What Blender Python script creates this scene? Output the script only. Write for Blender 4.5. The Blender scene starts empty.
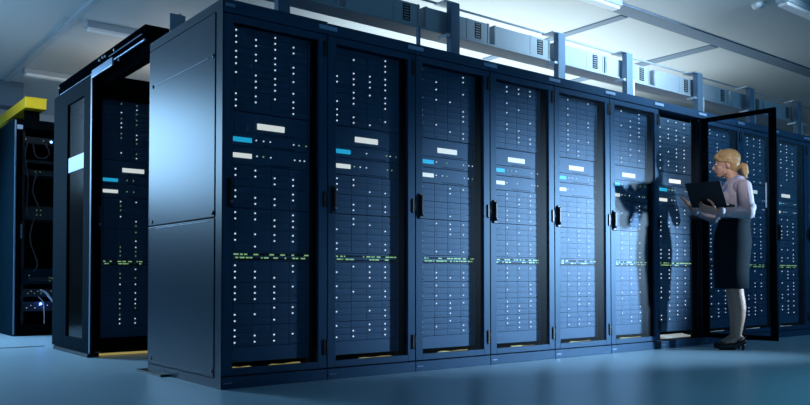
import bpy, bmesh, math, random
from mathutils import Vector, Matrix, Euler

S = bpy.context.scene
COL = S.collection
PI = math.pi

# ------------------------------------------------------------------ camera
cam_d = bpy.data.cameras.new('camera'); cam = bpy.data.objects.new('camera', cam_d); COL.objects.link(cam)
cam_d.sensor_width = 36.0
cam_d.lens = 790.25 * 36.0 / 810.0
cam_d.shift_y = (259.27 - 202.5) / 810.0
cam_d.clip_start = 0.05
cam.location = (-1.826, -3.901, 0.589)
cam.rotation_euler = (PI / 2 + 0.0243, 0.0, -0.6653)
S.camera = cam

# ------------------------------------------------------------------ world, exposure
w = bpy.data.worlds.new('world'); S.world = w; w.use_nodes = True
w.node_tree.nodes['Background'].inputs[0].default_value = (0.3, 0.5, 0.8, 1)
w.node_tree.nodes['Background'].inputs[1].default_value = 0.02
S.view_settings.view_transform = 'Standard'
S.view_settings.look = 'None'
S.view_settings.exposure = 0.0
S.view_settings.gamma = 1.0
S.view_settings.use_curve_mapping = False


def aim(o, tgt):
    d = Vector(tgt) - o.location
    o.rotation_euler = d.to_track_quat('-Z', 'Y').to_euler()


def area(name, loc, tgt, size, power, col, size_y=None, spread=PI):
    l = bpy.data.lights.new(name, 'AREA'); l.energy = power; l.color = col
    l.size = size; l.spread = spread
    if size_y: l.shape = 'RECTANGLE'; l.size_y = size_y
    o = bpy.data.objects.new(name, l); COL.objects.link(o); o.location = loc; aim(o, tgt); return o


# key: a studio spot to the right of the frame, aimed along the row at the middle cabinets
kl = bpy.data.lights.new('key_spot', 'SPOT'); kl.energy = 3300; kl.color = (0.46, 0.72, 1.0)
kl.spot_size = math.radians(29); kl.spot_blend = 1.0; kl.shadow_soft_size = 0.1
ko = bpy.data.objects.new('key_spot', kl); COL.objects.link(ko); ko.location = (7.1, -3.55, 1.4); aim(ko, (3.05, 0.0, 0.68))
# aisle light at the far left, out of frame
area('aisle_light', (-1.9, 5.7, 2.2), (-1.2, 3.2, 0.0), 1.3, 120, (0.36, 0.66, 1.0), None, math.radians(130))
# uplight lying above the cabinets behind the busbar, washing the ceiling
area('ceiling_wash', (4.7, 2.3, 2.2), (4.7, 2.3, 3.1), 4.4, 92, (0.84, 0.98, 1.0), 2.2)
# small warm uplight on the far row, seen only by its glow on the ceiling
area('far_wash', (1.6, 4.6, 2.35), (1.6, 4.9, 3.1), 0.6, 9, (1.0, 0.86, 0.68), 0.6)
area('left_wash', (-1.4, 4.2, 2.2), (-1.0, 4.2, 3.1), 1.0, 9, (0.6, 0.85, 1.0), 1.0)  # added unseen uplight, lifts the dim ceiling on the left
# added unseen fill over the near aisle, brightens busbar boxes and row top
area('top_fill', (4.2, -2.1, 2.98), (4.0, 0.5, 2.65), 1.8, 26, (0.56, 0.80, 1.0), 0.3, math.radians(50))
# added soft fill over the near aisle, no fixture there
area('room_fill', (3.8, -3.9, 3.0), (3.8, -3.7, 0.0), 4.0, 37, (0.14, 0.70, 1.0), 2.0, math.radians(75))
# narrow warm spot added in the near aisle to brighten the person
pl = bpy.data.lights.new('person_spot', 'SPOT'); pl.energy = 430; pl.color = (0.98, 0.90, 0.93); pl.spot_size = math.radians(13); pl.spot_blend = 0.9; pl.shadow_soft_size = 0.15
po = bpy.data.objects.new('person_spot', pl); COL.objects.link(po); po.location = (1.6, -3.0, 2.3); aim(po, (4.32, -0.42, 1.5))
area('end_fill', (8.6, -3.2, 2.6), (6.2, 0.0, 1.0), 1.0, 6, (0.16, 0.56, 1.0), None, math.radians(70))  # added fill that lifts the dark cabinets past the open door
# added spot out of frame on the left, brightens the yellow duct
dl = bpy.data.lights.new('duct_fill', 'SPOT'); dl.energy = 95; dl.color = (0.95, 0.96, 1.0); dl.spot_size = math.radians(24); dl.spot_blend = 0.8; dl.shadow_soft_size = 0.08
do = bpy.data.objects.new('duct_fill', dl); COL.objects.link(do); do.location = (-1.1, 3.0, 2.85); aim(do, (0.15, 4.95, 2.42))


# ------------------------------------------------------------------ materials
def mat(name, col, rough=0.5, metal=0.0, emit=None, es=0.0, spec=0.5, noise=0.0, scale=8.0, bump=0.0, tint=None):
    m = bpy.data.materials.new(name); m.use_nodes = True
    nt = m.node_tree; b = nt.nodes['Principled BSDF']
    b.inputs['Base Color'].default_value = (*col, 1)
    b.inputs['Roughness'].default_value = rough
    b.inputs['Metallic'].default_value = metal
    b.inputs['Specular IOR Level'].default_value = spec
    if tint: b.inputs['Specular Tint'].default_value = (*tint, 1)
    if emit:
        b.inputs['Emission Color'].default_value = (*emit, 1); b.inputs['Emission Strength'].default_value = es
    if noise > 0 or bump > 0:
        tc = nt.nodes.new('ShaderNodeTexCoord'); n = nt.nodes.new('ShaderNodeTexNoise')
        n.inputs['Scale'].default_value = scale; n.inputs['Detail'].default_value = 4
        nt.links.new(tc.outputs['Object'], n.inputs['Vector'])
        if noise > 0:
            mx = nt.nodes.new('ShaderNodeMixRGB'); mx.blend_type = 'MIX'
            mx.inputs[1].default_value = (*[c * (1 - noise) for c in col], 1)
            mx.inputs[2].default_value = (*[min(1, c * (1 + noise)) for c in col], 1)
            nt.links.new(n.outputs['Fac'], mx.inputs[0]); nt.links.new(mx.outputs[0], b.inputs['Base Color'])
        if bump > 0:
            bp = nt.nodes.new('ShaderNodeBump'); bp.inputs['Strength'].default_value = bump; bp.inputs['Distance'].default_value = 0.01
            nt.links.new(n.outputs['Fac'], bp.inputs['Height']); nt.links.new(bp.outputs[0], b.inputs['Normal'])
    return m


def glass_mat(name, tint, gloss=0.002, rough=0.45):
    m = bpy.data.materials.new(name); m.use_nodes = True; nt = m.node_tree; nt.nodes.clear()
    out = nt.nodes.new('ShaderNodeOutputMaterial'); mx = nt.nodes.new('ShaderNodeMixShader')
    tr = nt.nodes.new('ShaderNodeBsdfTransparent'); gl = nt.nodes.new('ShaderNodeBsdfGlossy'); lw = nt.nodes.new('ShaderNodeLayerWeight'); pw = nt.nodes.new('ShaderNodeMath'); fr = nt.nodes.new('ShaderNodeMath')
    pw.operation = 'POWER'; pw.inputs[1].default_value = 5.0; fr.operation = 'MULTIPLY_ADD'; fr.inputs[1].default_value = 0.6; fr.inputs[2].default_value = gloss
    nt.links.new(lw.outputs['Facing'], pw.inputs[0]); nt.links.new(pw.outputs[0], fr.inputs[0])
    tr.inputs['Color'].default_value = (*tint, 1); gl.inputs['Roughness'].default_value = rough
    nt.links.new(fr.outputs[0], mx.inputs[0]); nt.links.new(tr.outputs[0], mx.inputs[1]); nt.links.new(gl.outputs[0], mx.inputs[2])
    nt.links.new(mx.outputs[0], out.inputs['Surface']); return m


M = dict(
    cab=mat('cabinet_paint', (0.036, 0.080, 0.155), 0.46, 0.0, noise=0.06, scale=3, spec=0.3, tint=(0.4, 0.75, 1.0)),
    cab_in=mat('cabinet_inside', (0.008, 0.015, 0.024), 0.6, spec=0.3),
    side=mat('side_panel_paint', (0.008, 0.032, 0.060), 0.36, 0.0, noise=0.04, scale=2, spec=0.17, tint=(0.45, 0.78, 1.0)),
    slide=mat('sliding_door_paint', (0.002, 0.013, 0.022), 0.75, spec=0.02, tint=(0.3, 0.8, 1.0)),
    edge=mat('panel_edge_glint', (0.3, 0.4, 0.5), 0.4),  # pale colour stands in for panel edges catching light
    black=mat('black_plastic', (0.008, 0.010, 0.013), 0.42),
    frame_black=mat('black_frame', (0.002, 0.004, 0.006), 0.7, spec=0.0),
    plate=mat('joining_plate', (0.35, 0.5, 0.75), 0.45),
    server=mat('server_front', (0.072, 0.14, 0.23), 0.55, noise=0.08, scale=20),
    server_dark=mat('server_groove', (0.06, 0.115, 0.19), 0.7),
    led=mat('led_white', (0.8, 0.85, 0.9), 0.4, emit=(0.80, 0.90, 1.0), es=1.05),
    led_g=mat('led_green', (0.4, 0.8, 0.3), 0.4, emit=(0.50, 0.80, 0.32), es=0.55),
    led_b=mat('led_blue', (0.1, 0.3, 1.0), 0.4, emit=(0.15, 0.35, 1.0), es=7.0),
    disp=mat('display_white', (0.8, 0.8, 0.75), 0.5, emit=(0.95, 0.92, 0.80), es=0.8),
    blue=mat('display_blue', (0.05, 0.5, 0.7), 0.5, emit=(0.02, 0.48, 0.75), es=0.75),
    glass=glass_mat('cabinet_glass', (0.86, 0.91, 0.95)),
    glass_dark=glass_mat('smoked_glass', (0.05, 0.07, 0.08), 0.02, 0.12),
    strip=mat('yellow_strip_glow', (0.75, 0.62, 0.25), 0.5, emit=(0.60, 0.46, 0.14), es=0.45),  # weak emission paints in the light on cables and sill; no lamp
    pale=mat('pale_strip_glow', (0.7, 0.72, 0.68), 0.5, emit=(0.62, 0.68, 0.66), es=0.4),  # same painted glow, whiter, for the cables further along
    yellow=mat('yellow_duct', (0.90, 0.70, 0.02), 0.45),
    galv=mat('galvanised', (0.46, 0.54, 0.62), 0.45, 0.1, noise=0.12, scale=5),
    post=mat('post_paint', (0.16, 0.27, 0.40), 0.45),
    metal=mat('light_metal', (0.55, 0.65, 0.75), 0.35, 0.5),
    rail=mat('rail_metal', (0.20, 0.30, 0.45), 0.3, 0.6),
    white=mat('white_strip', (0.8, 0.86, 0.92), 0.5),
    floor=mat('floor_vinyl', (0.40, 0.56, 0.64), 0.34, noise=0.07, scale=0.9, bump=0.02),
    seam=mat('floor_seam', (0.05, 0.07, 0.09), 0.6),
    ceil=mat('ceiling_panels', (0.55, 0.60, 0.64), 0.42, noise=0.1, scale=0.5),
    ceil_dark=mat('ceiling_beam', (0.16, 0.23, 0.32), 0.6),
    wall=mat('wall_paint', (0.50, 0.53, 0.56), 0.7, noise=0.04, scale=1),
    soffit=mat('soffit_paint', (0.10, 0.17, 0.26), 0.6),
    lamp=mat('lamp_diffuser', (0.7, 0.75, 0.8), 0.4, emit=(0.7, 0.85, 1.0), es=0.10),
    cable=mat('dark_cable', (0.015, 0.02, 0.03), 0.5),
    cable_w=mat('white_cable', (0.6, 0.65, 0.75), 0.5),
    skin=mat('skin', (0.46, 0.27, 0.19), 0.55),
    hair=mat('blond_hair', (0.36, 0.23, 0.10), 0.5, noise=0.45, scale=60),
    shirt=mat('lavender_shirt', (0.36, 0.32, 0.37), 0.75, noise=0.08, scale=14, bump=0.25),
    collar=mat('shirt_collar', (0.26, 0.26, 0.33), 0.75),
    skirt=mat('black_skirt', (0.003, 0.009, 0.014), 0.85, spec=0.12),
    shoe=mat('black_shoe', (0.006, 0.007, 0.009), 0.25),
    lany=mat('lanyard_blue', (0.06, 0.12, 0.42), 0.6),
    lips=mat('lips', (0.45, 0.15, 0.14), 0.5),
    eye=mat('eye_white', (0.7, 0.7, 0.7), 0.2),
    iris=mat('iris', (0.03, 0.05, 0.06), 0.2),
    laptop=mat('laptop_shell', (0.005, 0.006, 0.008), 0.55, spec=0.3),
    screen=mat('laptop_screen', (0.02, 0.02, 0.03), 0.3, emit=(0.5, 0.7, 1.0), es=0.4),
)


# ------------------------------------------------------------------ mesh helpers
class MB:
    def __init__(self):
        self.b = bmesh.new(); self.mats = []

    def mi(self, m):
        if m not in self.mats: self.mats.append(m)
        return self.mats.index(m)

    def box(self, x0, x1, y0, y1, z0, z1, m, bev=0.0):
        t = bmesh.new()
        bmesh.ops.create_cube(t, size=1.0, matrix=Matrix.Translation(((x0 + x1) / 2, (y0 + y1) / 2, (z0 + z1) / 2)) @ Matrix.Diagonal((abs(x1 - x0), abs(y1 - y0), abs(z1 - z0), 1)))
        if bev > 0:
            bmesh.ops.bevel(t, geom=t.edges[:], offset=bev, segments=2, affect='EDGES', profile=0.5)
        return self.add(t, m)

    def add(self, t, m, smooth=False):
        k = self.mi(m); vs = {}
        for v in t.verts: vs[v] = self.b.verts.new(v.co)
        for f in t.faces:
            nf = self.b.faces.new([vs[v] for v in f.verts]); nf.material_index = k; nf.smooth = smooth
        t.free(); return self

    def cyl(self, p0, p1, r0, m, r1=None, seg=12, smooth=True):
        p0 = Vector(p0); p1 = Vector(p1); d = p1 - p0; t = bmesh.new()
        bmesh.ops.create_cone(t, cap_ends=True, segments=seg, radius1=r0, radius2=r0 if r1 is None else r1, depth=d.length,
                              matrix=Matrix.Translation((p0 + p1) / 2) @ d.to_track_quat('Z', 'Y').to_matrix().to_4x4())
        return self.add(t, m, smooth)

    def tube(self, pts, r, m, seg=8, res=6):
        pts = [Vector(p) for p in pts]; P = []
        for i in range(len(pts) - 1):
            a = pts[max(i - 1, 0)]; b = pts[i]; c = pts[i + 1]; d = pts[min(i + 2, len(pts) - 1)]
            for k in range(res):
                t = k / res
                P.append(0.5 * ((2 * b) + (c - a) * t + (2 * a - 5 * b + 4 * c - d) * t * t + (3 * b - a - 3 * c + d) * t ** 3))
        P.append(pts[-1]); k = self.mi(m); rings = []
        for i, p in enumerate(P):
            d = (P[min(i + 1, len(P) - 1)] - P[max(i - 1, 0)]).normalized()
            q = d.to_track_quat('Z', 'Y')
            rr = r[min(int(i / res), len(r) - 1)] if isinstance(r, (list, tuple)) else r
            rings.append([self.b.verts.new(p + q @ Vector((rr * math.cos(2 * PI * j / seg), rr * math.sin(2 * PI * j / seg), 0))) for j in range(seg)])
        for i in range(len(rings) - 1):
            for j in range(seg):
                f = self.b.faces.new([rings[i][j], rings[i][(j + 1) % seg], rings[i + 1][(j + 1) % seg], rings[i + 1][j]]); f.material_index = k; f.smooth = True
        f = self.b.faces.new(rings[0][::-1]); f.material_index = k
        f = self.b.faces.new(rings[-1]); f.material_index = k
        return self

    def ell(self, c, r, m, seg=20, rot=None):
        t = bmesh.new(); R = (rot.to_matrix().to_4x4() if rot else Matrix.Identity(4))
        bmesh.ops.create_uvsphere(t, u_segments=seg, v_segments=max(8, seg // 2 + 2), radius=1.0, matrix=Matrix.Translation(c) @ R @ Matrix.Diagonal((*r, 1)))
        return self.add(t, m, True)

    def cap(self, p0, r0, p1, r1, m, seg=14):
        self.ell(p0, (r0,) * 3, m, seg); self.ell(p1, (r1,) * 3, m, seg); return self.cyl(p0, p1, r0, m, r1, seg)

    def loft(self, rings, m, close=True, n=28):
        """rings: list of (cx, cy, z, rx, ry) horizontal ellipses"""
        k = self.mi(m); R = []
        for cx, cy, z, rx, ry in rings:
            R.append([self.b.verts.new((cx + rx * math.cos(2 * PI * j / n), cy + ry * math.sin(2 * PI * j / n), z)) for j in range(n)])
        for i in range(len(R) - 1):
            for j in range(n):
                f = self.b.faces.new([R[i][j], R[i][(j + 1) % n], R[i + 1][(j + 1) % n], R[i + 1][j]]); f.material_index = k; f.smooth = True
        if close:
            for r in (R[0][::-1], R[-1]):
                f = self.b.faces.new(r); f.material_index = k
        bmesh.ops.recalc_face_normals(self.b, faces=self.b.faces[:])
        return self

    def mesh(self, name):
        me = bpy.data.meshes.new(name); self.b.to_mesh(me); self.b.free()
        for m in self.mats: me.materials.append(m)
        return me


def ob(name, me, parent=None, loc=(0, 0, 0), rot=(0, 0, 0)):
    if isinstance(me, MB): me = me.mesh(name)
    o = bpy.data.objects.new(name, me); COL.objects.link(o); o.location = loc; o.rotation_euler = rot
    if parent: o.parent = parent
    return o


def tag(o, label, cat, group=None):
    o['label'] = label; o['category'] = cat
    if group: o['group'] = group
    return o


def thing(name, label, cat, loc=(0, 0, 0), rz=0, group=None):
    o = bpy.data.objects.new(name, None); COL.objects.link(o); o.location = loc; o.rotation_euler = (0, 0, rz)
    o.empty_display_size = 0.1
    return tag(o, label, cat, group)


def struct(name, mb):
    o = ob(name, mb); o['kind'] = 'structure'; return o


# ------------------------------------------------------------------ room shell
X0, X1, Y0, Y1, ZC = -4.5, 12.0, -6.0, 9.0, 3.1
struct('floor', MB().box(X0, X1, Y0, Y1, -0.1, 0.0, M['floor']))
struct('ceiling', MB().box(X0, X1, Y0, Y1, ZC, ZC + 0.1, M['ceil']))
struct('wall_back', MB().box(X0, X1, Y1, Y1 + 0.1, 0, ZC, M['wall']))
struct('wall_front', MB().box(X0, X1, Y0 - 0.1, Y0, 0, ZC, M['wall']))
struct('wall_left', MB().box(X0 - 0.1, X0, Y0, Y1, 0, ZC, M['wall']))
struct('wall_right', MB().box(X1, X1 + 0.1, Y0, Y1, 0, ZC, M['wall']))
struct('trim_1', MB().box(X0, 0.55, 7.05, 7.35, 2.78, ZC, M['soffit']))                    # downstand beam across the left bay
struct('trim_2', MB().box(X0, -0.04, 3.44, 3.47, 0.0, 0.004, M['seam']))                   # dark floor joint
struct('trim_3', MB().box(4.15, X1, 0.50, 0.68, ZC - 0.012, ZC, M['ceil_dark']))              # ceiling joint along the row
struct('trim_4', MB().box(5.95, 6.1, 0.7, 3.5, ZC - 0.012, ZC, M['ceil_dark']))             # ceiling joint across the row
struct('trim_5', MB().box(0.30, 0.36, 1.2, 7.0, ZC - 0.03, ZC, M['galv']))
struct('trim_6', MB().box(4.4, 4.5, 0.7, 2.6, ZC - 0.012, ZC, M['ceil_dark']))

# ------------------------------------------------------------------ cabinets
W, H, D = 0.66, 2.088, 1.07
ORD = ['first', 'second', 'third', 'fourth', 'fifth', 'sixth', 'seventh', 'eighth', 'ninth', 'tenth', 'eleventh', 'twelfth', 'thirteenth', 'fourteenth', 'fifteenth', 'sixteenth', 'seventeenth']

c = MB(); g = 0.0015
c.box(g, 0.022, 0.032, D, 0.06, H - 0.07, M['cab_in']); c.box(W - 0.022, W - g, 0.032, D, 0.06, H - 0.07, M['cab_in'])
c.box(g, W - g, D - 0.02, D, 0.0, H, M['cab_in']); c.box(g, W - g, 0.03, D - 0.02, 0.0, 0.068, M['cab_in'])
c.box(g, W - g, 0.03, D - 0.02, H - 0.06, H, M['cab'])
CARCASS = c.mesh('carcass')
TOPRAIL = MB().box(g, W - g, 0.0, 0.03, 2.022, H, M['cab'], 0.003).mesh('top_rail')
PLINTH = MB().box(g, W - g, 0.0, 0.03, 0.0, 0.062, M['cab'], 0.003).mesh('plinth')
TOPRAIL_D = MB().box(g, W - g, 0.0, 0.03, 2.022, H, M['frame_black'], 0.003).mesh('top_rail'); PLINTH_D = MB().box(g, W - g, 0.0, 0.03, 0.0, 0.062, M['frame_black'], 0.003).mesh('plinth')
JOIN = MB().box(-0.062, 0.062, -0.008, -0.0005, 2.046, 2.07, M['plate'], 0.002).mesh('joining_plate')
JOIN_END = MB().box(0.008, 0.066, -0.008, -0.0005, 2.05, 2.068, M['rail'], 0.002).mesh('joining_plate')
BADGE = MB().box(0.012, 0.062, -0.003, 0.0, 0.028, 0.035, M['rail']).mesh('badge')
BLANK = MB().box(0.077, 0.575, 0.0, 0.006, 0.132, 0.2135, M['server'], 0.002).mesh('blanking_panel')
RAIL = MB().box(-0.012, 0.012, 0.0, 0.03, 0.075, 2.02, M['cab_in']).mesh('mounting_rail')
# door: origin at its hinge edge, leaf runs to -x, outer face y = 0
d = MB(); dw = W - 0.006
d.box(-dw, -dw + 0.058, 0.001, 0.028, 0.07, 2.016, M['cab'], 0.003); d.box(-0.058, 0, 0.001, 0.028, 0.07, 2.016, M['cab'], 0.003)
d.box(-dw + 0.058, -0.058, 0.001, 0.028, 1.978, 2.016, M['cab'], 0.002); d.box(-dw + 0.058, -0.058, 0.001, 0.028, 0.07, 0.108, M['cab'], 0.002)
DOOR = d.mesh('door')
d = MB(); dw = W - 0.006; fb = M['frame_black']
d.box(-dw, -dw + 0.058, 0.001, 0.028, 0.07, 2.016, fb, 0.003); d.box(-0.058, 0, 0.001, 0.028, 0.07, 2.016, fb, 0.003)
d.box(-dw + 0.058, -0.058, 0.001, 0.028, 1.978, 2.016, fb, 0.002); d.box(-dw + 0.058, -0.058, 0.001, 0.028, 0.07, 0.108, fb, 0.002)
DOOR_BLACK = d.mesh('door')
PANE = MB().box(-dw + 0.054, -0.054, 0.012, 0.016, 0.104, 1.982, M['glass']).mesh('glass_pane')
h = MB()
h.box(-dw + 0.022, -dw + 0.054, -0.010, 0.001, 0.97, 1.13, M['black'], 0.004)
h.box(-dw + 0.027, -dw + 0.05, -0.022, -0.010, 0.985, 1.12, M['black'], 0.008)
h.cyl((-dw + 0.041, -0.024, 1.0), (-dw + 0.041, -0.018, 1.0), 0.008, M['rail'])
HANDLE = h.mesh('handle')
hg = MB(); hg.box(-0.026, -0.004, -0.008, 0.002, -0.045, 0.045, M['black'], 0.003); hg.cyl((-0.004, -0.006, -0.045), (-0.004, -0.006, 0.045), 0.006, M['black'])
HINGE = hg.mesh('hinge')

# servers (origin: front face centre line at x = 0, y = 0, z = 0; width 0.49)
SX0, SX1 = 0.078, 0.574


def server_mesh(hh, rows, name):
    m = MB(); a = hh / 2 - 0.002
    m.box(SX0, SX1, 0.008, 0.72, -a, a, M['server_dark'])
    m.box(SX0, SX0 + 0.014, 0.0, 0.008, -a, a, M['server']); m.box(SX1 - 0.014, SX1, 0.0, 0.008, -a, a, M['server'])
    if rows == 3:
        bw = (SX1 - SX0 - 0.032) / 4; bh = (2 * a) / 3
        for i in range(4):
            for j in range(3):
                x = SX0 + 0.016 + i * bw; z = -a + j * bh
                m.box(x + 0.0015, x + bw - 0.0015, 0.0, 0.008, z + 0.0015, z + bh - 0.0015, M['server'])
                m.box(x + 0.02, x + bw - 0.02, -0.003, 0.0, z + bh / 2 - 0.007, z + bh / 2 - 0.002, M['server'])
    elif rows == 2:      # switch: two rows of port sockets
        m.box(SX0 + 0.016, SX1 - 0.016, 0.002, 0.008, -a, a, M['server'])
        for i in range(24):
            for j in range(2):
                x = SX0 + 0.03 + i * 0.0184
                m.box(x, x + 0.012, -0.0005, 0.002, -0.022 + j * 0.026, -0.010 + j * 0.026, M['cab_in'])
    else:
        m.box(SX0 + 0.016, SX1 - 0.016, 0.002, 0.008, -a, a, M['server'], 0.002)
        for i in range(10):
            m.box(SX0 + 0.2 + i * 0.02, SX0 + 0.212 + i * 0.02, 0.0005, 0.002, -a + 0.006, -a + 0.012, M['cab_in'])
    return m.mesh(name)


DRIVE = server_mesh(0.1205, 3, 'drive_server')
CTRL = server_mesh(0.120, 1, 'controller_unit')
SLIM = server_mesh(0.074, 1, 'slim_server'); SLIM2 = server_mesh(0.104, 1, 'slim_server')
SWITCH = server_mesh(0.056, 2, 'network_switch')


def led_mesh(m, r):
    b = MB(); b.cyl((0, 0.0, 0), (0, -0.0035, 0), r, m, seg=10); return b.mesh('status_light')


LED = led_mesh(M['led'], 0.0045); LED_S = led_mesh(M['led'], 0.0036); LED_G = led_mesh(M['led_g'], 0.0038); LED_B = led_mesh(M['led_b'], 0.013)
DASH = [MB().box(0, l, -0.003, 0, -0.0036, 0.0036, M['led_g']).mesh('port_light') for l in (0.008, 0.016, 0.028)]
PLATE = MB().box(0.0, 0.172, -0.004, 0.001, -0.0165, 0.0165, M['disp'], 0.001).mesh('display_plate')
BLUE = MB().box(0, 0.115, -0.004, 0.001, -0.013, 0.013, M['blue'], 0.001).mesh('display_plate')
WHITE = MB().box(0, 0.115, -0.004, 0.001, -0.013, 0.013, M['disp'], 0.001).mesh('display_plate')
COLX = (0.104, 0.2245, 0.3455, 0.4645)
TOPZ = [1.921, 1.804, 1.687, 1.570]; MIDZ = [1.155, 1.037, 0.917, 0.800]; LOWZ = [0.627, 0.509, 0.391, 0.273]
# lit drive lights read off the photograph for the first cabinet: [column][rows]
FIRST = [[{0, 1, 2, 3, 4, 5, 6, 9, 10, 11}, {1, 2, 3, 4, 6, 7, 8, 9, 10}, {0, 1, 2, 3, 4, 5, 6, 7, 8, 9}, {1, 2, 4, 5, 6, 8, 9, 10, 11}],
         [{0, 1, 3, 4, 6, 7, 9, 10}, {0, 1, 4, 5, 6, 7, 9, 11}, {1, 2, 4, 5, 7, 8, 9, 10}, {1, 2, 3, 4, 6, 7, 8, 9, 10}],
         [{0, 1, 2, 3, 4, 5, 7, 8, 9, 10, 11}, {1, 2, 3, 4, 5, 7, 10, 11}, {2, 3, 4, 5, 6, 8, 10, 11}, {0, 1, 3, 6, 7, 10}]]
RY = 0.062


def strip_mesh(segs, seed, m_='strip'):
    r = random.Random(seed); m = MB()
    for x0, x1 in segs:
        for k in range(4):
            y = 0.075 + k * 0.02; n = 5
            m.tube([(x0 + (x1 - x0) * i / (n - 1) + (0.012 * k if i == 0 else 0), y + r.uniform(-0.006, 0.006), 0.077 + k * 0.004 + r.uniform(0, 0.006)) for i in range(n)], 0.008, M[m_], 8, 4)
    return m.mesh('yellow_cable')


def fill(i, base, where, group_tail, rnd, cols=4, dens=0.5, warm=False, only=None):
    bx, by = base
    units = [('drive_server', DRIVE, z, 0, k) for k, z in enumerate(TOPZ)] + [('controller_unit', CTRL, 1.449, 3, 0), ('slim_server', SLIM, 1.354, 4, 0), ('slim_server', SLIM2, 1.266, 5, 0)] \
        + [('drive_server', DRIVE, z, 1, k) for k, z in enumerate(MIDZ)] + [('network_switch', SWITCH, 0.7135, 6, 0)] + [('drive_server', DRIVE, z, 2, k) for k, z in enumerate(LOWZ)]
    for n, (nm, me, z, kind, k) in enumerate(units):
        u = ob(nm, me, None, (bx, by + RY, z))
        if kind <= 2:
            tag(u, f'drive server with white lights, {ORD[n]} unit down {where}', 'server', 'drive servers ' + group_tail)
            for ci in (only or range(cols)):
                for r in range(3):
                    on = ((3 * k + r) in FIRST[kind][ci]) if i == 0 else rnd.random() < dens
                    if on: ob('status_light', LED if not (warm and rnd.random() < 0.5) else LED_G, u, (COLX[ci], 0.0, 0.034 - 0.034 * r))
        elif kind == 3:
            tag(u, f'unit with a bright white plate {where}', 'server', 'units with white plates ' + group_tail)
            ob('display_plate', PLATE, u, (0.236, 0.002, -0.012))['label'] = 'glowing white display plate'
        elif kind in (4, 5):
            tag(u, f'slim server with {"blue" if kind == 4 else "short white"} plate {where}', 'server', ('blue' if kind == 4 else 'white') + ' plate servers ' + group_tail)
            ob('display_plate', BLUE if kind == 4 else WHITE, u, (0.088, 0.002, 0))['label'] = 'glowing blue plate' if kind == 4 else 'glowing white plate'
            for x in (0.228, 0.278, 0.325, 0.475, 0.51, 0.545):
                if rnd.random() < 0.85: ob('status_light', LED_S if rnd.random() < 0.6 and not warm else LED_G, u, (x + rnd.uniform(-0.008, 0.008), 0.002, 0.004))
        else:
            tag(u, f'switch with green port lights {where}', 'network switch', 'network switches ' + group_tail)
            for row in (0, 1):
                x = 0.096 + 0.01 * row
                while x < 0.545:
                    j = rnd.randrange(3)
                    if rnd.random() < 0.62: ob('port_light', DASH[j], u, (x, 0.0, 0.0085 - row * 0.018))
                    x += (0.008, 0.016, 0.028)[j] + rnd.choice((0.006, 0.01, 0.018))


def cabinet(i, loc, label, group, opened=0.0, first=False, dark=False):
    t = thing('server_cabinet', label, 'server cabinet', loc, 0, group)
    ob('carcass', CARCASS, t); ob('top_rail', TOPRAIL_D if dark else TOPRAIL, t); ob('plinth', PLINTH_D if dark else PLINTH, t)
    ob('badge', BADGE, t)
    ob('mounting_rail', RAIL, t, (0.064, RY + 0.008, 0)); ob('mounting_rail', RAIL, t, (0.588, RY + 0.008, 0)); ob('blanking_panel', BLANK, t, (0, RY, 0))
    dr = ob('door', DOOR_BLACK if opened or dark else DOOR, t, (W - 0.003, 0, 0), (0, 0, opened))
    ob('glass_pane', PANE, dr)['label'] = 'clear glass pane'
    ob('handle', HANDLE, dr)['label'] = 'black swing handle'
    if opened: ob('pull_bar', MB().box(-dw + 0.07, -dw + 0.082, 0.03, 0.045, 1.18, 1.39, M['metal'], 0.004), dr)['label'] = 'pale metal pull bar'
    for z in (1.93, 1.05, 0.19): ob('hinge', HINGE, dr, (0, 0, z))
    return t


rnd = random.Random(7)
N = 11
cab_tags = ['server cabinet at the row end whose big plain side panel shows'] + [
    f'{ORD[i]} server cabinet along from the plain side panel, glass door shut' for i in range(1, 6)] + [
    'server cabinet with its glass door swung wide open beside the woman',
    'server cabinet behind the open glass door, just beyond the woman\'s skirt',
    'second cabinet beyond the open one, seen through the open door glass',
    'third cabinet beyond the open one, just past the open door edge',
    'fourth cabinet beyond the open one, cut off by the frame edge']
where = ['in the row end cabinet'] + [f'in {ORD[i]} cabinet from the side panel' for i in range(1, 6)] + [
    'in the open cabinet', 'in the cabinet next beyond the open one', 'in the second cabinet beyond the open one',
    'in the third cabinet beyond the open one', 'in the fourth cabinet beyond the open one']
cabs = []
for i in range(N):
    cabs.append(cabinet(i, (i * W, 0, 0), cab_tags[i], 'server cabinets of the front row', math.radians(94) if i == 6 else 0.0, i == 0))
    fill(i, (i * W, 0), where[i], 'of the front row', rnd, dens=0.66 if i >= 6 else 0.5)
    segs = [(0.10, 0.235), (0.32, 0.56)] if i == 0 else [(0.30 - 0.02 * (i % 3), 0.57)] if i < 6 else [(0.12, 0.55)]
    tag(ob('yellow_cable', strip_mesh(segs, i, 'strip' if i < 6 else 'pale'), None, (i * W, 0, 0)), f'{"pale yellow" if i < 6 else "whitish"} cable bundle {where[i]}', 'cable', 'pale cable bundles of the front row')  # cables glow faintly: their lit look is put into the material

jt = ['at the row end corner'] + [f'above the gap before the {ORD[i]} cabinet from the side panel' for i in range(1, 6)] + ['above the gap before the open cabinet', 'above the hinge side of the open cabinet', 'above the open glass door', 'just past the open glass door', 'at the frame edge beyond the open door']
for i in range(N):
    tag(ob('joining_plate', JOIN if i else JOIN_END, None, (i * W, 0, 0)), 'pale blue plate ' + jt[i], 'plate', 'joining plates along the row top')

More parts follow.
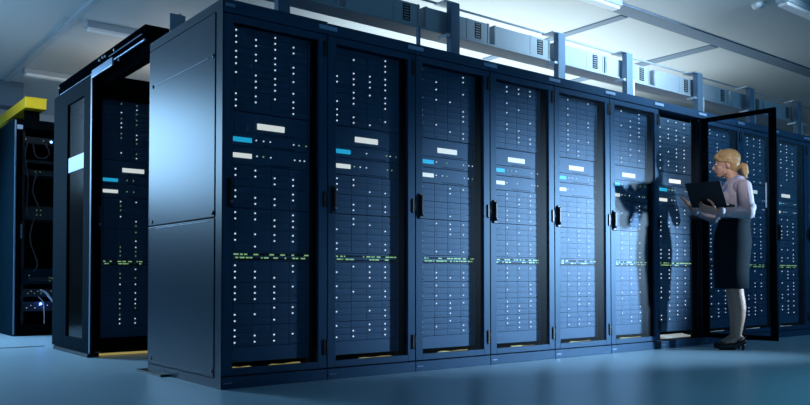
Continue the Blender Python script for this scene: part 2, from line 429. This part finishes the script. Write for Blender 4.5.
# end side panel of the first cabinet
c0 = cabs[0]
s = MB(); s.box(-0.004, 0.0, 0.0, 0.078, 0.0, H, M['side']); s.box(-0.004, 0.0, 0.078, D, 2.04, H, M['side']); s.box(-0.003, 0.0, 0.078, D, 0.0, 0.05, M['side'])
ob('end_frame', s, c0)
s = MB(); s.box(-0.008, 0.0, 0.084, D - 0.006, 0.922, 2.034, M['side'], 0.003); s.box(-0.011, -0.008, 0.17, 0.915, 1.797, 1.803, M['edge'], 0.001)  # ledge strip in the pale colour: painted edge highlight
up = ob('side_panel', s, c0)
s = MB(); s.box(-0.008, 0.0, 0.084, D - 0.006, 0.056, 0.914, M['side'], 0.003); s.box(-0.010, -0.008, 0.17, 0.94, 0.900, 0.904, M['edge'], 0.001); s.box(-0.010, -0.008, 0.2, 1.0, 0.073, 0.076, M['side'], 0.001)  # upper ledge strip carries the same painted highlight
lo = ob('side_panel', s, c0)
for y in (0.105, 1.0):
    for pn, z in ((up, 0.945), (lo, 0.09), (up, 1.80)):
        ob('latch', MB().cyl((-0.008, y, z), (-0.012, y, z), 0.011, M['black']), pn)
s = MB(); s.box(-0.002, W, 0.002, D, 2.0885, 2.094, M['cab']); ob('roof_edge', s, c0)
ob('foot_plate', MB().box(-0.055, 0.02, 0.72, 1.13, 0.0, 0.014, M['black'], 0.002), c0)

# second row across the aisle
R2 = (0.003, 2.25)
for j in range(3):
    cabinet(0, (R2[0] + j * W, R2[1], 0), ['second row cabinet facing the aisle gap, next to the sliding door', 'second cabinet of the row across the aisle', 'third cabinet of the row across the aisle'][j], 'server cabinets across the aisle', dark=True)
fill(1, R2, 'in the cabinet across the aisle', 'across the aisle', rnd, dens=0.75, warm=True, only=(1, 2))
tag(ob('sill_plate', MB().box(0.05, 0.65, -0.012, -0.0005, 0.004, 0.022, M['strip'], 0.002), None, (R2[0], R2[1], 0)), 'golden metal strip along the foot of the cabinet across the aisle', 'metal strip')  # sill shares the cables' emission, a painted lit look
tag(ob('fascia_board', MB().box(0.0, 3 * W, 0.0, 0.12, H + 0.001, 2.15, M['frame_black'], 0.003), None, (R2[0], R2[1], 0)), 'black board lying on the roof of the row across the aisle', 'fascia')

# sliding door of the aisle, pushed open along the end of the second row
sd = thing('sliding_door', 'dark blue sliding aisle door with narrow window and white sticker band', 'sliding door', (-0.032, 2.18, 0))
f = MB(); L = 1.07
f.box(0, 0.03, 0, 0.21, 0.03, 2.128, M['slide'], 0.003); f.box(0, 0.03, 0.66, L, 0.03, 2.128, M['slide'], 0.003)
f.box(0, 0.03, 0.21, 0.66, 0.03, 0.125, M['slide'], 0.002); f.box(0, 0.03, 0.21, 0.66, 2.0, 2.128, M['slide'], 0.002)
ob('door_frame', f, sd)
ob('window', MB().box(0.014, 0.02, 0.205, 0.665, 0.12, 2.005, M['glass_dark']), sd)['label'] = 'dark narrow window'
ob('sticker_band', MB().box(0.008, 0.0135, 0.212, 0.658, 1.445, 1.563, M['white']), sd)['label'] = 'white sticker band'
ob('seal', MB().box(0.0, 0.028, -0.028, 0.0, 0.03, 2.128, M['frame_black']), sd)
ob('edge_strip', MB().box(-0.004, 0.0, 0.0, 0.03, 0.03, 2.128, M['post'], 0.001), sd)
ob('bottom_guide', MB().box(-0.02, 0.03, 0.0, 0.95, 0.0, 0.028, M['black'], 0.002), sd)

# header beam that carries the sliding door
hb = thing('door_rail', 'long black header rail carrying the sliding door above the aisle gap', 'door rail', (-0.012, 1.14, 2.04))
b = MB(); b.box(0, 0.2, 0, 2.06, 0.112, 0.20, M['frame_black'], 0.004); ob('housing', b, hb)
ob('header_plate', MB().box(0.04, 0.1, 0.0, 1.02, 0.0, 0.10, M['frame_black'], 0.002), hb)
ob('track', MB().box(0.002, 0.02, 0.02, 2.03, 0.102, 0.111, M['rail'], 0.002), hb)['label'] = 'pale metal track'
ob('track', MB().box(0.10, 0.19, 0.003, 1.0, 0.104, 0.111, M['rail'], 0.002), hb)['label'] = 'pale metal track'
ob('lip', MB().box(-0.005, 0.0, 0.05, 0.72, 0.143, 0.148, M['rail']), hb)
ob('carriage', MB().box(-0.034, -0.021, 0.55, 1.02, 0.045, 0.101, M['rail'], 0.002), hb)['label'] = 'pale metal carriage plate'
for y, z in ((0.60, 0.165), (0.80, 0.165), (0.86, 0.17), (0.93, 0.165), (0.50, 0.075), (2.02, 0.165)):
    ob('screw', MB().cyl((0.0, y, z), (-0.009, y, z), 0.010, M['metal']), hb)

# small bracket on the first cabinet's roof
rb = thing('roof_bracket', 'small pale steel bracket with bolts on the row end cabinet roof', 'bracket', (0.02, 0.80, H + 0.006))
ob('plate', MB().box(0, 0.10, 0, 0.012, 0, 0.135, M['galv'], 0.002), rb); ob('base', MB().box(0, 0.1, 0, 0.06, 0, 0.006, M['galv']), rb)
ob('bolt', MB().cyl((0.075, 0.03, 0.006), (0.075, 0.03, 0.15), 0.006, M['metal']), rb); ob('nut', MB().cyl((0.075, 0.03, 0.13), (0.075, 0.03, 0.145), 0.014, M['metal'], seg=6), rb)

# ------------------------------------------------------------------ busbar above the front row
BY = 0.50
vx = [0.24, 0.94, 1.64, 2.34, 3.04, 3.75, 4.43, 5.16, 5.83, 6.54, 7.21]
TB = MB().box(-0.53, 0.125, 0.0, 0.16, 0, 0.155, M['galv'], 0.004)
TB.box(-0.525, -0.51, -0.006, 0.0, 0.0, 0.155, M['galv']); TB.box(0.1, 0.115, -0.006, 0.0, 0.0, 0.155, M['galv']); TB.box(-0.12, -0.105, -0.004, 0.0, 0.0, 0.155, M['galv'])
TBM = TB.mesh('body')
v = MB(); v.box(-0.032, 0.032, -0.004, 0.0, 0.018, 0.138, M['black'])
for k in range(6): v.box(-0.026, 0.02, -0.006, -0.004, 0.028 + k * 0.019, 0.033 + k * 0.019, M['galv'])
VENT = v.mesh('vent')
bl = ['first', 'second', 'third', 'fourth', 'fifth', 'sixth', 'seventh', 'eighth', 'ninth', 'tenth', 'eleventh']
for k, x in enumerate(vx):
    t = thing('busbar_box', f'grey metal busbar box with a dark vent, {bl[k]} along above the front row', 'electrical box', (x, BY, 2.415), 0, 'busbar boxes above the front row')
    ob('body', TBM, t); ob('vent', VENT, t)['label'] = 'black slotted vent'
r = MB(); r.box(-0.4, 8.0, BY - 0.012, BY + 0.17, 2.395, 2.412, M['galv'], 0.003)
tag(ob('cable_rail', r), 'long pale steel rail carrying the busbar boxes over the cabinets', 'rail')
tag(ob('conduit', MB().tube([(-0.4, BY + 0.03, 2.635), (2, BY + 0.03, 2.63), (5, BY + 0.03, 2.635), (8.0, BY + 0.03, 2.63)], 0.009, M['galv'])), 'thin grey conduit running over the posts above the busbar boxes', 'conduit')
for k, x in enumerate((0.60, 2.03, 3.21, 4.13, 5.27, 6.27, 7.32)):
    t = thing('support_post', f'{"slim" } blue grey steel post holding the busbar, {ORD[k]} from the row end', 'post', (x, BY - 0.07, H + (0.0065 if k == 0 else 0)), 0, 'busbar support posts')
    ob('post', MB().box(-0.042, 0.042, -0.02, 0.035, 0.0, 0.53, M['post'], 0.003), t)
    ob('base_plate', MB().box(-0.06, 0.06, -0.04, 0.06, 0.0, 0.008, M['post'], 0.002), t)
    ob('clamp', MB().box(-0.075, -0.043, -0.01, 0.09, 0.270, 0.293, M['metal'], 0.002), t)
    ob('clamp', MB().box(-0.09, 0.05, -0.005, 0.12, 0.531, 0.541, M['metal'], 0.002), t)
    if k >= 3: ob('bracket', MB().box(0.045, 0.07, -0.02, 0.04, 0.08, 0.3, M['white'], 0.002), t)
    if k == 1:
        ob('hanger', MB().box(-0.318, -0.30, 0.02, 0.05, 0.0, 0.305, M['post'], 0.002), t)

# ------------------------------------------------------------------ ceiling fittings
LB = MB().box(-0.62, 0.62, -0.055, 0.055, -0.02, 0.035, M['galv'], 0.006).mesh('housing')
LD = MB().box(-0.60, 0.60, -0.045, 0.045, -0.05, -0.02, M['lamp'], 0.01).mesh('diffuser')
for x, y, lab in ((1.07, 4.05, 'slim strip light on the ceiling above the header rail'), (1.0, 6.3, 'slim strip light near the ceiling beam above the yellow duct'),
                  (5.72, -0.49, 'slim strip light by the frame edge past the ceiling joint'), (3.46, 0.50, 'slim strip light above the middle of the row')):
    t = thing('ceiling_light', lab, 'ceiling light', (x, y, ZC - 0.036), 0, 'ceiling strip lights')
    ob('housing', LB, t); ob('diffuser', LD, t)
tag(ob('smoke_detector', MB().cyl((5.15, -0.25, ZC), (5.15, -0.25, ZC - 0.035), 0.06, M['white'], 0.045, 20)), 'round smoke detector on the ceiling', 'smoke detector')

# ------------------------------------------------------------------ open rack and yellow duct at the far left
RK = (0.0, 4.88)
rk = thing('open_rack', 'open front black rack with tangled cables under the yellow duct', 'server rack', (RK[0], RK[1], 0))
HR = 2.23
f = MB(); f.box(0, 0.014, 0.0, 1.05, 0, HR, M['slide'], 0.003); f.box(0.014, 0.055, 0.002, 1.05, 0, HR, M['frame_black'], 0.003); f.box(0.645, 0.70, 0, 1.05, 0, HR, M['side'], 0.003); f.box(0.055, 0.645, 0.0, 1.05, HR - 0.09, HR, M['frame_black'], 0.002)
f.box(0.055, 0.645, 0.0, 1.05, 0, 0.11, M['frame_black'], 0.002); f.box(0.055, 0.645, 1.03, 1.05, 0.11, HR - 0.09, M['cab_in'])
ob('carcass', f, rk)
ob('front_edge', MB().box(0.0, 0.014, -0.012, 0.0, 0.02, HR - 0.02, M['post'], 0.002), rk)  # paler strip paints the lit edge of the stile
ob('handle', MB().box(0.062, 0.078, -0.015, 0.0, 1.0, 1.145, M['rail'], 0.004), rk)
ob('badge', MB().box(0.02, 0.075, -0.006, 0.0, 2.12, 2.165, M['plate'], 0.002), rk)
for x in (0.085, 0.60): ob('mounting_rail', MB().box(x, x + 0.03, 0.062, 0.09, 0.112, HR - 0.092, M['cab_in']), rk)


def rackunit(nm, z, hh, label, cat, leds):
    m = MB(); m.box(0.09, 0.625, 0.045, 0.06, z, z + hh, M['slide'] if hh > 0.15 else M['cab_in'], 0.002); m.box(0.118, 0.597, 0.06, 0.5, z + 0.003, z + hh - 0.003, M['cab_in'])
    for i in range(12): m.box(0.15 + i * 0.036, 0.178 + i * 0.036, 0.043, 0.045, z + hh * 0.2, z + hh * 0.45, M['cab_in'])
    o = ob(nm, m, None, (RK[0], RK[1], 0)); tag(o, label, cat, 'units in the open rack')
    for x, zz, me in leds: ob('status_light', me, o, (x, 0.045, zz))
    return o


rackunit('patch_bay', 1.99, 0.07, 'patch bay with yellow and blue lights at the open rack top', 'patch bay', [(0.115, 2.03, LED_G), (0.285, 2.03, LED_G), (0.36, 2.025, LED_B)])
rackunit('cable_shelf', 1.79, 0.03, 'thin shelf under the cable loops in the open rack', 'shelf', [])
rackunit('network_switch', 1.66, 0.06, 'switch with two green lights in the upper half of the open rack', 'network switch', [(0.21, 1.70, LED_G), (0.255, 1.70, LED_G)])
rackunit('network_switch', 1.20, 0.14, 'tall switch with four green lights halfway down the open rack', 'network switch', [(0.225, 1.30, LED_G), (0.265, 1.30, LED_G), (0.225, 1.25, LED_G), (0.265, 1.25, LED_G)])
rackunit('rack_server', 0.53, 0.16, 'thick grey server with paired green lights low in the open rack', 'server', [(0.16, 0.62, LED_G), (0.36, 0.60, LED_G), (0.36, 0.565, LED_G), (0.385, 0.59, LED_G)])
rackunit('network_switch', 0.40, 0.08, 'switch with a green row of lights under the thick grey server', 'network switch', [(0.15 + 0.032 * q, 0.435 + 0.022 * (q % 2), LED_G) for q in range(8)])
rackunit('network_switch', 0.25, 0.10, 'lowest switch in the open rack with a bright blue light', 'network switch', [(0.14 + 0.04 * q, 0.285 + 0.025 * (q % 2), LED_S) for q in range(6)] + [(0.275, 0.325, LED_B)])
bl_ = bpy.data.lights.new('blue_indicator', 'POINT'); bl_.energy = 0.35; bl_.color = (0.08, 0.2, 1.0); bl_.shadow_soft_size = 0.012
bo_ = bpy.data.objects.new('blue_indicator', bl_); COL.objects.link(bo_); bo_.location = (RK[0] + 0.275, RK[1] + 0.01, 0.325)
cb = [([(0.13, 0.03, 2.0), (0.10, 0.0, 1.85), (0.13, 0.01, 1.6), (0.12, 0.0, 1.3), (0.14, 0.03, 1.25)], 'cable', 'dark cable hanging down inside the open rack frame'),
      ([(0.30, 0.03, 2.0), (0.33, -0.01, 1.9), (0.28, 0.0, 1.84), (0.2, 0.0, 1.86), (0.18, 0.03, 1.99)], 'cable', 'dark cable loop at the open rack top'),
      ([(0.22, 0.03, 1.68), (0.17, -0.02, 1.5), (0.22, -0.02, 1.36), (0.25, 0.03, 1.32)], 'cable', 'dark cable joining two switches in the open rack'),
      ([(0.2, 0.03, 1.22), (0.15, -0.02, 1.0), (0.22, -0.03, 0.75), (0.2, 0.03, 0.66)], 'cable', 'long dark cable drooping to the thick grey server'),
      ([(0.27, 0.035, 0.47), (0.31, -0.02, 0.44), (0.36, -0.03, 0.37), (0.42, 0.0, 0.30)], 'cable_w', 'white cable curving from the switch low in the open rack'),
      ([(0.25, 0.035, 0.40), (0.285, -0.01, 0.34), (0.295, -0.015, 0.22), (0.30, 0.0, 0.12)], 'cable_w', 'thin white cable hanging below the bright blue light')]
for k, (pts, m, lab) in enumerate(cb):
    tag(ob('patch_cable', MB().tube(pts, 0.007 if m == 'cable' else (0.011 if k == 4 else 0.005), M[m]), None, (RK[0], RK[1], 0)), lab, 'cable', 'cables of the open rack')
yd = thing('cable_duct', 'bright yellow cable duct running back over the open rack', 'cable duct', (0.10, 4.90, 2.23))
y_ = MB(); y_.box(0, 0.205, 0, 2.0, 0.125, 0.235, M['yellow'], 0.004); ob('trough', y_, yd)
ob('lip', MB().box(-0.006, 0.211, -0.006, 0.02, 0.226, 0.238, M['yellow'], 0.002), yd)
for x in (0.04, 0.15):
    ob('clip', MB().box(x, x + 0.014, -0.004, 0.0, 0.125, 0.145, M['yellow']), yd)
for y in (0.15, 0.85): ob('support', MB().box(0.03, 0.175, y, y + 0.04, 0.0, 0.125, M['frame_black']), yd)

# ------------------------------------------------------------------ person (local: x forward, y to her left, z up)


def remesh(mb, name, vox, smooth=4, mats=None):
    me = mb.mesh(name + '_raw'); o = bpy.data.objects.new(name + '_raw', me); COL.objects.link(o)
    md = o.modifiers.new('r', 'REMESH'); md.mode = 'VOXEL'; md.voxel_size = vox; md.use_smooth_shade = True
    if smooth:
        ms = o.modifiers.new('s', 'SMOOTH'); ms.factor = 0.5; ms.iterations = smooth
    dg = bpy.context.evaluated_depsgraph_get(); dg.update()
    out = bpy.data.meshes.new_from_object(o.evaluated_get(dg)); out.name = name
    bpy.data.objects.remove(o); bpy.data.meshes.remove(me)
    if mats:
        out.materials.clear()
        for m in mats: out.materials.append(m)
        for p in out.polygons: p.material_index = 0
    return out


SK = M['skin']


def add_hand(b, wrist, fwd, palm_n, thumb_dir, curl):
    """palm plus five unequal, bent fingers; fwd: wrist to knuckles; palm_n: out of the palm; thumb_dir: side the thumb leaves"""
    w_ = Vector(wrist); f_ = Vector(fwd).normalized(); n_ = Vector(palm_n); n_ = (n_ - f_ * n_.dot(f_)).normalized()
    s_ = f_.cross(n_).normalized()
    if s_.dot(Vector(thumb_dir)) < 0: s_ = -s_
    b.cap(w_, 0.024, w_ + f_ * 0.03, 0.026, SK)
    for q in (-0.027, -0.009, 0.009, 0.027):
        b.cap(w_ + f_ * 0.025 + s_ * q * 0.7, 0.0165, w_ + f_ * 0.082 + s_ * q, 0.0125, SK, 10)
    for q, ln, sp in ((0.031, 0.068, 0.010), (0.0105, 0.077, 0.003), (-0.0105, 0.071, -0.004), (-0.031, 0.056, -0.012)):
        p = w_ + f_ * 0.083 + s_ * q; a = 0.0
        for seg, fr in enumerate((0.45, 0.32, 0.25)):
            a += curl * (0.7 if seg == 0 else 1.0)
            dr = (f_ * math.cos(a) + n_ * math.sin(a) + s_ * sp * 6).normalized()
            e = p + dr * ln * fr; b.cap(p, 0.0095 - 0.0008 * seg, e, 0.0088 - 0.0008 * seg, SK, 8); p = e
    p = w_ + f_ * 0.025 + s_ * 0.026
    for dr, ln, r in (((f_ * 0.55 + s_ * 0.8 + n_ * 0.25).normalized(), 0.04, 0.0125), ((f_ * 0.8 + s_ * 0.45 + n_ * 0.35).normalized(), 0.03, 0.0105), ((f_ * 0.95 + s_ * 0.1 + n_ * 0.4).normalized(), 0.024, 0.0095)):
        e = p + dr * ln; b.cap(p, r, e, r * 0.92, SK, 8); p = e


SHL, ELL, WRL = Vector((-0.095, 0.165, 1.335)), Vector((-0.125, 0.235, 1.115)), Vector((0.105, 0.31, 1.125))
SHR, ELR, WRR = Vector((-0.05, -0.165, 1.335)), Vector((0.145, -0.20, 1.115)), Vector((0.305, -0.13, 1.180))
b = MB()
# head, face, neck
b.ell((0.040, 0, 1.565), (0.092, 0.073, 0.098), SK, 28)
b.ell((0.068, 0, 1.505), (0.064, 0.056, 0.068), SK, 24)
b.ell((0.092, 0, 1.455), (0.026, 0.028, 0.022), SK, 16)          # chin
b.cap((0.050, 0.046, 1.475), 0.020, (0.088, 0.018, 1.452), 0.017, SK); b.cap((0.050, -0.046, 1.475), 0.020, (0.088, -0.018, 1.452), 0.017, SK)   # jaw
b.cap((0.124, 0, 1.548), 0.010, (0.140, 0, 1.512), 0.0125, SK, 12)      # nose
b.ell((0.134, 0.010, 1.507), (0.009, 0.008, 0.007), SK, 10); b.ell((0.134, -0.010, 1.507), (0.009, 0.008, 0.007), SK, 10)
b.cap((0.112, -0.035, 1.562), 0.012, (0.112, 0.035, 1.562), 0.012, SK)  # brow
b.ell((0.122, 0, 1.486), (0.012, 0.022, 0.006), SK, 12); b.ell((0.120, 0, 1.475), (0.012, 0.020, 0.007), SK, 12)     # lips
for sgn in (1, -1):
    b.ell((0.088, sgn * 0.042, 1.515), (0.028, 0.018, 0.024), SK, 14)   # cheek
    b.ell((0.025, sgn * 0.076, 1.530), (0.017, 0.008, 0.028), SK, 14, Euler((0, 0.25, 0)))   # ear
b.cap((0.015, 0, 1.49), 0.050, (-0.035, 0, 1.355), 0.056, SK)
# trunk
b.ell((-0.045, 0, 1.27), (0.105, 0.145, 0.16), SK, 28); b.cap((-0.07, 0.115, 1.325), 0.045, (-0.065, -0.115, 1.325), 0.045, SK)
b.ell((-0.025, 0, 1.10), (0.09, 0.12, 0.15), SK, 24); b.ell((0.0, 0, 0.93), (0.11, 0.15, 0.13), SK, 24)
for Sx, Ex, Wx in ((SHL, ELL, WRL), (SHR, ELR, WRR)):
    b.cap(Sx, 0.042, Ex, 0.036, SK); b.cap(Ex, 0.037, Wx, 0.025, SK)
# legs, feet
for sy, x in ((0.072, -0.050), (-0.072, -0.018)):
    b.cap((0.0, sy, 0.90), 0.085, (x + 0.02, sy, 0.52), 0.057, SK)
    leg = [((x + 0.02, sy, 0.52), 0.056), ((x + 0.014, sy, 0.46), 0.052), ((x + 0.005, sy, 0.40), 0.0525), ((x - 0.001, sy, 0.34), 0.0515), ((x, sy, 0.27), 0.0455), ((x + 0.006, sy, 0.20), 0.037), ((x + 0.011, sy, 0.14), 0.030), ((x + 0.012, sy, 0.11), 0.028)]
    for (pa, ra), (pb, rb_) in zip(leg, leg[1:]): b.cap(pa, ra, pb, rb_, SK, 20)
    b.ell((x - 0.005, sy, 0.095), (0.034, 0.028, 0.028), SK, 16)
    b.cap((x + 0.012, sy, 0.105), 0.030, (x + 0.09, sy, 0.05), 0.026, SK); b.cap((x + 0.09, sy, 0.05), 0.026, (x + 0.145, sy, 0.027), 0.017, SK)
add_hand(b, WRL, (0.95, 0.02, 0.25), (0.1, -0.75, 0.7), (0, 0, 1), 0.30)
add_hand(b, WRR, (0.62, 0.1, 0.78), (0.75, 0.1, -0.6), (0, 1, 0.1), 0.10)
body = remesh(b, 'person', 0.0042, 3, [SK, M['lips']])
for p in body.polygons:
    ce = p.center
    if ce.x > 0.118 and abs(ce.y) < 0.021 and 1.470 < ce.z < 1.491: p.material_index = 1
FP = (4.385, -0.404); FR = math.atan2(0.87, -0.49)
pe = ob('person', body, None, (FP[0], FP[1], 0), (0, 0, FR))
tag(pe, 'blond woman in lavender shirt and black skirt standing at the open cabinet', 'person')
# hair
HM = M['hair']; b = MB()
b.ell((0.022, 0, 1.588), (0.098, 0.083, 0.088), HM, 28); b.ell((-0.012, 0, 1.545), (0.062, 0.074, 0.078), HM, 24)
for sgn in (1, -1):
    b.cap((0.075, sgn * 0.012, 1.648), 0.024, (0.122, sgn * 0.026, 1.602), 0.016, HM)
    b.cap((0.122, sgn * 0.026, 1.602), 0.016, (0.088, sgn * 0.066, 1.572), 0.014, HM); b.cap((0.088, sgn * 0.066, 1.572), 0.014, (0.02, sgn * 0.078, 1.562), 0.015, HM)
    b.cap((0.02, sgn * 0.078, 1.565), 0.013, (-0.03, sgn * 0.05, 1.53), 0.02, HM)
b.cap((-0.050, 0, 1.545), 0.028, (-0.072, 0.008, 1.535), 0.022, HM)
b.cap((-0.072, 0.008, 1.535), 0.022, (-0.098, 0.01, 1.515), 0.032, HM); b.cap((-0.098, 0.01, 1.515), 0.032, (-0.106, 0.012, 1.47), 0.029, HM); b.cap((-0.106, 0.012, 1.47), 0.028, (-0.108, 0.014, 1.425), 0.010, HM)
b.cap((-0.085, -0.01, 1.51), 0.022, (-0.088, -0.01, 1.455), 0.014, HM); b.cap((-0.092, 0.03, 1.50), 0.016, (-0.10, 0.032, 1.45), 0.009, HM)
hr = ob('hair', remesh(b, 'hair', 0.0045, 3, [HM]), pe); hr['label'] = 'blond hair tied in a low ponytail'
ob('hair_tie', MB().cyl((-0.064, 0.006, 1.541), (-0.076, 0.008, 1.534), 0.026, M['black']), hr)
for sgn in (1, -1):
    e = ob('eye', MB().ell((0.117, sgn * 0.031, 1.543), (0.009, 0.012, 0.0075), M['eye'], 14), pe)
    ob('iris', MB().ell((0.1245, sgn * 0.031, 1.542), (0.003, 0.005, 0.006), M['iris'], 10), e)
    ob('eyebrow', MB().tube([(0.126, sgn * 0.014, 1.566), (0.123, sgn * 0.032, 1.572), (0.108, sgn * 0.05, 1.566)], 0.0032, HM), pe)
# shirt
SM = M['shirt']; b = MB()
b.ell((-0.045, 0, 1.275), (0.118, 0.155, 0.165), SM, 28); b.cap((-0.070, 0.130, 1.335), 0.058, (-0.062, -0.130, 1.335), 0.058, SM)
b.ell((0.020, 0.06, 1.25), (0.064, 0.070, 0.085), SM, 20); b.ell((0.020, -0.06, 1.25), (0.064, 0.070, 0.085), SM, 20); b.ell((0.0, 0, 1.20), (0.085, 0.11, 0.14), SM, 24)
b.loft([(-0.02, 0, 1.03, 0.112, 0.142), (-0.022, 0, 1.10, 0.112, 0.138), (-0.035, 0, 1.20, 0.118, 0.148), (-0.045, 0, 1.28, 0.115, 0.152)], SM)
b.cap((-0.05, 0.05, 1.365), 0.058, (-0.045, -0.05, 1.365), 0.058, SM); b.cap((-0.04, 0, 1.395), 0.062, (-0.02, 0, 1.375), 0.060, SM)
for Sx, Ex, Wx in ((SHL, ELL, WRL), (SHR, ELR, WRR)):
    b.cap(Sx, 0.058, Sx.lerp(Ex, 0.5), 0.058, SM); b.cap(Sx.lerp(Ex, 0.5), 0.058, Ex, 0.050, SM); b.cap(Ex, 0.049, Ex.lerp(Wx, 0.5), 0.044, SM); b.cap(Ex.lerp(Wx, 0.5), 0.044, Ex.lerp(Wx, 0.88), 0.036, SM)
    mid = Sx.lerp(Ex, 0.8); b.ell(mid + Vector((-0.012, 0, 0)), (0.054, 0.05, 0.05), SM, 14)
sh = ob('shirt', remesh(b, 'shirt', 0.006, 3, [SM]), pe); sh['label'] = 'pale lavender long sleeved shirt'
cl = MB()
for sgn in (1, -1):
    cl.tube([(-0.085, sgn * 0.02, 1.425), (-0.05, sgn * 0.062, 1.42), (0.005, sgn * 0.062, 1.40), (0.05, sgn * 0.03, 1.365), (0.062, sgn * 0.018, 1.335)], [0.016, 0.017, 0.017, 0.014, 0.008], M['collar'])
ob('collar', cl, sh)
for Ex, Wx in ((ELL, WRL), (ELR, WRR)):
    ob('cuff', MB().cyl(Ex.lerp(Wx, 0.80), Ex.lerp(Wx, 0.97), 0.041, M['shirt'], 0.037, 18), sh)
ob('lanyard', MB().tube([(-0.05, 0.070, 1.43), (-0.005, 0.088, 1.385), (0.045, 0.092, 1.325), (0.088, 0.080, 1.27), (0.098, 0.05, 1.20)], 0.0065, M['lany']), pe)['label'] = 'blue lanyard strap'
# skirt
b = MB()
b.loft([(-0.02, 0, 1.075, 0.122, 0.150), (-0.015, 0, 1.04, 0.126, 0.154), (-0.004, 0, 0.96, 0.142, 0.168), (-0.002, 0, 0.885, 0.150, 0.174), (0.003, 0, 0.78, 0.144, 0.168), (0.008, 0, 0.64, 0.136, 0.154), (0.006, 0, 0.507, 0.134, 0.146),
        (0.006, 0, 0.505, 0.128, 0.139), (0.010, 0, 0.60, 0.120, 0.140)], M['skirt'], close=False)
ob('skirt', b, pe)['label'] = 'black knee length pencil skirt'
ob('waistband', MB().loft([(-0.02, 0, 1.05, 0.128, 0.156), (-0.02, 0, 1.08, 0.126, 0.154)], M['skirt'], close=False), pe)
# shoes
for sy, x in ((0.072, -0.050), (-0.072, -0.018)):
    b = MB()
    b.cap((x + 0.07, sy, 0.040), 0.034, (x + 0.15, sy, 0.026), 0.022, M['shoe']); b.cap((x + 0.10, sy, 0.032), 0.034, (x + 0.13, sy, 0.024), 0.026, M['shoe'])
    b.cap((x - 0.03, sy, 0.072), 0.026, (x + 0.07, sy, 0.028), 0.026, M['shoe'])
    so = ob('shoe', remesh(b, 'shoe', 0.004, 2, [M['shoe']]), pe); so['label'] = 'black high heeled slingback shoe'
    ob('heel', MB().cyl((x - 0.030, sy, 0.06), (x - 0.024, sy, 0.0), 0.017, M['shoe'], 0.008), so)
    ob('sole', MB().loft([(x + 0.095, sy, 0.0, 0.068, 0.030), (x + 0.095, sy, 0.012, 0.070, 0.032)], M['shoe']), so)
    ob('strap', MB().tube([(x + 0.02, sy + 0.03, 0.075), (x - 0.028, sy + 0.03, 0.105), (x - 0.045, sy, 0.112), (x - 0.028, sy - 0.03, 0.105), (x + 0.02, sy - 0.03, 0.075)], 0.004, M['shoe']), so)

# laptop held open on her forearm
lt = thing('laptop', 'open black laptop held on the woman\'s forearm', 'laptop')
hx = Vector((math.cos(math.radians(-20)), math.sin(math.radians(-20)), 0)); nx = Vector((-hx.y, hx.x, 0))
A = Vector((0.035, 0.345, 1.180))
R = Matrix.Rotation(FR, 4, 'Z'); T = Matrix.Translation((FP[0], FP[1], 0))
basis = Matrix(((hx.x, nx.x, 0, A.x), (hx.y, nx.y, 0, A.y), (0, 0, 1, A.z), (0, 0, 0, 1)))
lt.matrix_world = T @ R @ basis
LWD = 0.285
ob('base', MB().box(0, LWD, -0.20, 0, -0.008, 0.008, M['laptop'], 0.003), lt)
ob('keyboard', MB().box(0.02, LWD - 0.02, -0.11, -0.02, 0.008, 0.0095, M['black']), lt)
ld = ob('lid', MB().box(0, LWD, 0.0, 0.007, 0.0, 0.215, M['laptop'], 0.003), lt, (0, 0.002, 0.008), (math.radians(-38), 0, 0))
ob('screen', MB().box(0.01, LWD - 0.01, -0.001, 0.0, 0.012, 0.205, M['screen']), ld)
ob('hinge', MB().cyl((0.03, 0, 0.008), (LWD - 0.03, 0, 0.008), 0.006, M['laptop']), lt)
